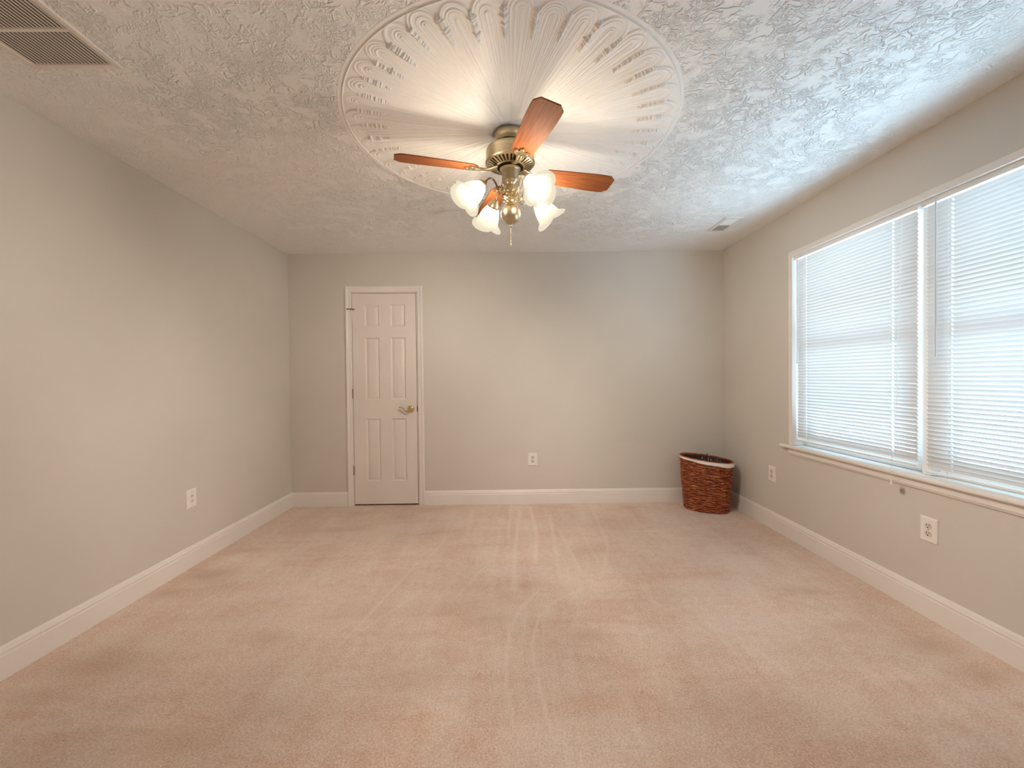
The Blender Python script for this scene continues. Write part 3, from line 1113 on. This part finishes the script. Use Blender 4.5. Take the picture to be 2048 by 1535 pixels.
        arm = ar.build('light_arm', M['bronze'] if k == 2 else B, root, smooth=50)
        arm.matrix_local = R
        S = Matrix.Translation((0.146, 0, -0.283)) @ Matrix.Rotation(math.radians(90) + tilt, 4, 'Y')
        MB().lathe([(0.0001, -0.008), (0.010, -0.007), (0.015, 0.0), (0.020, 0.008), (0.030, 0.020), (0.0335, 0.030), (0.0325, 0.033), (0.028, 0.030), (0.0001, 0.026)], 32, S).build('socket', B, arm, smooth=40)
        # tulip shade with three flared petals
        nth, nt = 72, 26
        prof = [(0.0, 0.0300), (0.08, 0.0315), (0.25, 0.041), (0.45, 0.050), (0.62, 0.0545), (0.78, 0.0575), (0.90, 0.063), (0.96, 0.070), (1.0, 0.080)]
        L = 0.118
        vs, fs = [], []
        px, py = [p[0] for p in prof], [p[1] for p in prof]
        for layer in (0, 1):
            for i in range(nt + 1):
                t = i / nt
                rad = float(np.interp(t, px, py)) - layer * 0.0022
                for j in range(nth):
                    th = 2 * math.pi * j / nth
                    flare = t ** 5
                    sharp = abs(math.cos(1.5 * th + (k % 2) * math.pi / 2)) ** 0.8
                    rr = rad + flare * (0.009 * sharp - 0.006 * (1 - sharp))
                    rr *= 1 + 0.008 * math.cos(36 * th) * min(1, t * 3) * (1 - flare)
                    zz = 0.024 + L * t + flare * (0.007 * sharp - 0.010 * (1 - sharp))
                    vs.append((rr * math.cos(th), rr * math.sin(th), zz))
        st = (nt + 1) * nth
        for layer in (0, 1):
            for i in range(nt):
                for j in range(nth):
                    j2 = (j + 1) % nth
                    b = layer * st
                    f = (b + i * nth + j, b + i * nth + j2, b + (i + 1) * nth + j2, b + (i + 1) * nth + j)
                    fs.append(f if layer == 0 else f[::-1])
        for j in range(nth):
            j2 = (j + 1) % nth
            fs.append((nt * nth + j, nt * nth + j2, st + nt * nth + j2, st + nt * nth + j))
        MB().add(vs, fs, S).build('lamp_shade', M['frosted'], arm, smooth=60)
        bp = [(0.0001, 0.028), (0.012, 0.030), (0.013, 0.045)]
        for i in range(1, 11):
            t = math.pi * (0.16 + 0.84 * i / 10)
            bp.append((max(0.0001, 0.027 * math.sin(t)), 0.074 - 0.030 * math.cos(t)))
        MB().lathe(bp, 20, S).build('bulb', M['bulb'], arm, smooth=60)


ceiling_fan()

# ------------------------------------------------------------------ wall plates
def plate_body(w, h, root):
    mb = MB()
    t = 0.006
    rings = [((w / 2), (h / 2), 0.0), ((w / 2), (h / 2), -0.0025), (w / 2 - 0.004, h / 2 - 0.004, -t), (0.0, 0.0, -t)]
    vs, fs = [], []
    for hw, hh, y in rings[:3]:
        vs += [(-hw, y, -hh), (hw, y, -hh), (hw, y, hh), (-hw, y, hh)]
    for i in range(2):
        for e in range(4):
            e2 = (e + 1) % 4
            fs.append((i * 4 + e, i * 4 + e2, i * 4 + 4 + e2, i * 4 + 4 + e))
    fs.append((8, 9, 10, 11))
    fs.append((3, 2, 1, 0))
    mb.add(vs, fs)
    return mb.build('cover_plate', M['plate'], root, smooth=0, bevel=0.0012)


def outlet():
    root = empty('wall_outlet', (0.231, YB, 0.432))
    plate_body(0.089, 0.124, root)
    for s in (1, -1):
        cz = s * 0.0195
        poly = []
        for i in range(32):
            a = 2 * math.pi * i / 32
            x, z = 0.0172 * math.cos(a), 0.0172 * math.sin(a)
            poly.append((x, cz + max(-0.0135, min(0.0135, z))))
        r = MB().prism(poly, -0.0085, -0.004, 'y').build('receptacle', M['almond'], root, smooth=0, bevel=0.0006)
        d = MB()
        d.box(-0.0080, -0.0050, -0.0089, -0.0084, cz - 0.001, cz + 0.0095)
        d.box(0.0052, 0.0078, -0.0089, -0.0084, cz + 0.0005, cz + 0.0090)
        d.lathe([(0.0001, 0.0), (0.0034, 0.0), (0.0034, 0.0005), (0.0001, 0.0005)], 12, Matrix.Translation((0, -0.0084, cz - 0.0075)) @ Matrix.Rotation(math.radians(90), 4, 'X'))
        d.build('slots', M['dark'], r, smooth=0)
    MB().sphere((0, -0.006, 0), 0.0035, 12, 6, 1.0).build('screw', M['steel'], root, smooth=40)
    return root


GO = 'duplex outlets low on the walls'
o1 = outlet()
tag(o1, 'white duplex outlet on the back wall between door and hamper', 'outlet', GO)
for loc, lab in (((XR, 3.349, 0.438), 'white duplex outlet on right wall just beside the wicker hamper'),
                 ((XR, 2.090, 0.441), 'large-looking white duplex outlet on right wall below the near blind')):
    c = copy_tree(o1)
    c.location = loc
    c.rotation_euler = (0, 0, math.radians(-90))
    tag(c, lab)


def jack_plate():
    root = empty('jack_plate', (XL, 2.813, 0.449), (0, 0, math.radians(90)))
    tag(root, 'white wall plate with two round jacks low on the left wall', 'jack plate')
    plate_body(0.089, 0.122, root)
    for z in (0.018, -0.016):
        j = MB().lathe([(0.0105, 0.0), (0.0105, 0.004), (0.0085, 0.0055), (0.0085, 0.0065), (0.006, 0.0065), (0.0058, 0.002), (0.0001, 0.002)], 24,
                       Matrix.Translation((0, -0.0055, z)) @ Matrix.Rotation(math.radians(90), 4, 'X'))
        j.build('jack', M['almond'], root, smooth=40)
    for z in (0.044, -0.044):
        MB().sphere((0, -0.0058, z), 0.003, 12, 6).build('screw', M['plate'], root, smooth=40)


jack_plate()

# ------------------------------------------------------------------ ceiling vents
def return_grille():
    x0, x1, y0, y1 = -1.818, -1.475, 0.985, 1.668
    root = empty('return_air_grille', ((x0 + x1) / 2, (y0 + y1) / 2, H))
    tag(root, 'large cream return air grille with many thin louvers on the ceiling', 'vent')
    inv = Matrix.Translation((-(x0 + x1) / 2, -(y0 + y1) / 2, -H))
    zf, zt = H - 0.0065, H + 0.002
    fr = MB()
    m = 0.024
    ya, yb = y0 + m, y1 - m
    xa, xb = x0 + m, x1 - m
    for (p, q_, r, s) in ((x0, xa, y0, y1), (xb, x1, y0, y1), (xa, xb, y0, ya), (xa, xb, yb, y1)):
        fr.box(p, q_, r, s, zf, zt, inv)
    ny = 4
    for k in range(1, ny):
        yc = ya + (yb - ya) * k / ny
        fr.box(xa, xb, yc - 0.008, yc + 0.008, zf, zt, inv)
    fo = fr.build('frame', M['grille'], root, smooth=0, bevel=0.003)
    lv = MB()
    n = 21
    for k in range(n):
        xc = xa + (xb - xa) * (k + 0.5) / n
        R = inv @ Matrix.Translation((xc, 0, H - 0.0042)) @ Matrix.Rotation(math.radians(14), 4, 'Y')
        lv.box(-0.0056, 0.0056, ya, yb, -0.0005, 0.0005, R)
    lv.build('louvers', M['grille'], root, smooth=0)
    MB().box(xa, xb, ya, yb, H - 0.0012, H - 0.0004, inv).build('duct_shade_sheet', M['duct_shade'], root, smooth=0)  # dark sheet under the solid ceiling, paints the shade behind the louvers


return_grille()


def register():
    x0, x1, y0, y1 = 1.683, 1.822, 3.243, 3.547
    root = empty('supply_register', ((x0 + x1) / 2, (y0 + y1) / 2, H))
    tag(root, 'small white supply register on the ceiling near the right wall', 'vent')
    inv = Matrix.Translation((-(x0 + x1) / 2, -(y0 + y1) / 2, -H))
    fr = MB()
    m = 0.022
    xa, xb, ya, yb = x0 + m, x1 - m, y0 + m, y1 - m
    zf, zt = H - 0.010, H + 0.002
    for (p, q_, r, s) in ((x0, xa, y0, y1), (xb, x1, y0, y1), (xa, xb, y0, ya), (xa, xb, yb, y1)):
        fr.box(p, q_, r, s, zf, zt, inv)
    ym = (ya + yb) / 2
    fr.box(xa, xb, ym - 0.005, ym + 0.005, zf, zt, inv)
    fr.build('frame', M['grille'], root, smooth=0, bevel=0.002)
    for (a, b, ang) in ((ya, ym - 0.005, -52), (ym + 0.005, yb, 48)):
        lv = MB()
        n = 9
        for k in range(n):
            yc = a + (b - a) * (k + 0.5) / n
            R = inv @ Matrix.Translation((0, yc, H - 0.0055)) @ Matrix.Rotation(math.radians(ang), 4, 'X')
            lv.box(xa, xb, -0.0062, 0.0062, -0.0005, 0.0005, R)
        lv.build('louvers', M['grille'], root, smooth=0)
    MB().box(xa, xb, ya, yb, H - 0.0012, H - 0.0004, inv).build('duct_shade_sheet', M['duct_shade'], root, smooth=0)  # no real hole: dark sheet stands in for shade inside the register


register()

# ------------------------------------------------------------------ wicker hamper
def hamper():
    HX, HY, ROT = 1.812, 3.862, math.radians(-32)
    root = empty('wicker_hamper', (HX, HY, 0), (0, 0, ROT))
    tag(root, 'oval reddish-brown wicker hamper with white rim in the far right corner', 'hamper')
    HH = 0.470
    rnd = random.Random(11)

    def oval(th, t, off=0.0):
        """t: 0 bottom .. 1 top"""
        a = 0.186 + 0.034 * t + 0.004 * math.sin(math.pi * t) + off
        b = 0.128 + 0.026 * t + 0.004 * math.sin(math.pi * t) + off
        e = 2.0 / 2.25
        c, s = math.cos(th), math.sin(th)
        return (a * math.copysign(abs(c) ** e, c), b * math.copysign(abs(s) ** e, s))

    def topz(th):      # the rim dips a little towards the wall corner
        x, y = oval(th, 1)
        return HH - 0.02 * x / 0.22
    w = MB()
    rows, n, stakes = 35, 144, 36
    for k in range(rows):
        ph = rnd.uniform(0, 6.28)
        f1 = rnd.choice((3, 4, 5))
        rad = 0.0059 * rnd.uniform(0.82, 1.15)
        pts, rr = [], []
        for i in range(n):
            th = 2 * math.pi * i / n
            zt = topz(th) - 0.012
            t0 = (k + 0.5) / rows
            z = 0.006 + (zt - 0.006) * t0 + 0.0022 * math.sin(f1 * th + ph) + rnd.uniform(-0.0006, 0.0006)
            x, y = oval(th, z / HH, 0.0042 * math.cos(stakes / 2 * th + math.pi * k) - 0.0006 + rnd.uniform(-0.0007, 0.0007))
            pts.append((x, y, z))
            rr.append(rad * rnd.uniform(0.88, 1.12))
        w.tube(pts, rr, 6, closed=True)
    for k in range(stakes):
        th = 2 * math.pi * (k + 0.0) / stakes
        pts = [(*oval(th, t, -0.001), 0.004 + (topz(th) - 0.008) * t) for t in [i / 8 for i in range(9)]]
        w.tube(pts, 0.0036, 6)
    w.build('woven_body', M['wicker'], root, smooth=60)
    # inner wall and floor, coloured dark to paint the shade in the weave gaps
    b = MB()
    vs, fs = [], []
    for i in range(72):
        th = 2 * math.pi * i / 72
        for t, z in ((0.0, 0.010), (1.0, topz(th) - 0.01)):
            vs.append((*oval(th, t, -0.013), z))
    for i in range(72):
        j = (i + 1) % 72
        fs.append((i * 2, j * 2, j * 2 + 1, i * 2 + 1))
    fs.append(tuple(i * 2 for i in range(72)))
    b.add(vs, fs)
    b.build('basket_core', M['wicker_shade'], root, smooth=60)
    # twisted rim
    rm = MB()
    for ph in (0, math.pi):
        pts = []
        for i in range(288):
            th = 2 * math.pi * i / 288
            x, y = oval(th, 1.0, 0.0035 * math.cos(52 * th + ph) + 0.001)
            pts.append((x, y, topz(th) - 0.002 + 0.0035 * math.sin(52 * th + ph)))
        rm.tube(pts, 0.0050, 6, closed=True)
    rm.build('rim', M['wicker'], root, smooth=60)
    # white liner edge folded over the rim, deeper towards the right
    vs, fs = [], []
    n = 120
    for i in range(n):
        th = 2 * math.pi * i / n
        x, y = oval(th, 1.0)
        dep = 0.015 + 0.024 * (0.5 + 0.5 * x / 0.22) + 0.002 * math.sin(th * 7)
        zt = topz(th)
        for off, z in ((-0.0085, zt - 0.012), (-0.0075, zt + 0.001), (0.0068, zt + 0.0030), (0.0098, zt - 0.002), (0.0108, zt - dep * 0.5), (0.0098, zt - dep), (0.0088, zt - dep)):
            vs.append((*oval(th, 1.0, off), z))
    m = 7
    for i in range(n):
        j = (i + 1) % n
        for k in range(m - 1):
            fs.append((i * m + k, j * m + k, j * m + k + 1, i * m + k + 1))
    # only the outer fold is white cloth
    MB().add(vs, [f for f in fs if (f[0] % m) in (3, 4, 5)]).build('liner_edge', M['liner'], root, smooth=60)
    # crumpled black bag standing inside, its own thing
    nb, mbn = 44, 16
    vs, fs = [], []
    rs = random.Random(21)
    jit = [[rs.gauss(0, 1) for _ in range(nb)] for _ in range(mbn + 1)]
    for i in range(mbn + 1):
        t = i / mbn
        for j in range(nb):
            th = 2 * math.pi * j / nb
            x, y = oval(th, 0.9, -0.020)
            s = (1 - 0.96 * t ** 1.4)
            z = 0.385 + 0.080 * t + 0.016 * jit[i][j] * math.sin(math.pi * min(1, t + 0.15))
            z += 0.030 * max(0, math.cos(th - 0.4)) * (1 - t)
            vs.append((x * s - 0.010, y * s, min(z, HH - 0.002)))
    for i in range(mbn):
        for j in range(nb):
            j2 = (j + 1) % nb
            fs.append((i * nb + j, i * nb + j2, (i + 1) * nb + j2, (i + 1) * nb + j))
    # the bag hangs down to the bottom of the basket
    k0 = len(vs)
    for j in range(nb):
        x, y = oval(2 * math.pi * j / nb, 0.1, -0.030)
        vs.append((x, y, 0.014))
    fs += [(k0 + j, k0 + (j + 1) % nb, (j + 1) % nb, j) for j in range(nb)]
    fs.append(tuple(k0 + j for j in range(nb))[::-1])
    bag = MB().add(vs, fs)
    # gathered tails of the bag mouth
    for (dx, dy, h, r) in ((0.010, 0.010, 0.075, 0.013), (-0.030, 0.004, 0.040, 0.018), (0.040, -0.004, 0.036, 0.014), (-0.065, 0.0, 0.030, 0.016), (0.020, -0.012, 0.045, 0.016)):
        bag.tube([(dx, dy, 0.440), (dx + 0.004, dy, 0.440 + h * 0.45), (dx - 0.004, dy + 0.003, 0.440 + h * 0.75), (dx + 0.001, dy, 0.440 + h)], [r, r * 0.75, r * 0.45, 0.002], 7)
    bo = bag.build('plastic_bag', M['bag'], None, smooth=25)
    bo.location = (HX, HY, 0)
    bo.rotation_euler = (0, 0, ROT)
    tag(bo, 'crumpled black plastic bag stuffed inside the wicker hamper', 'bag')


hamper()
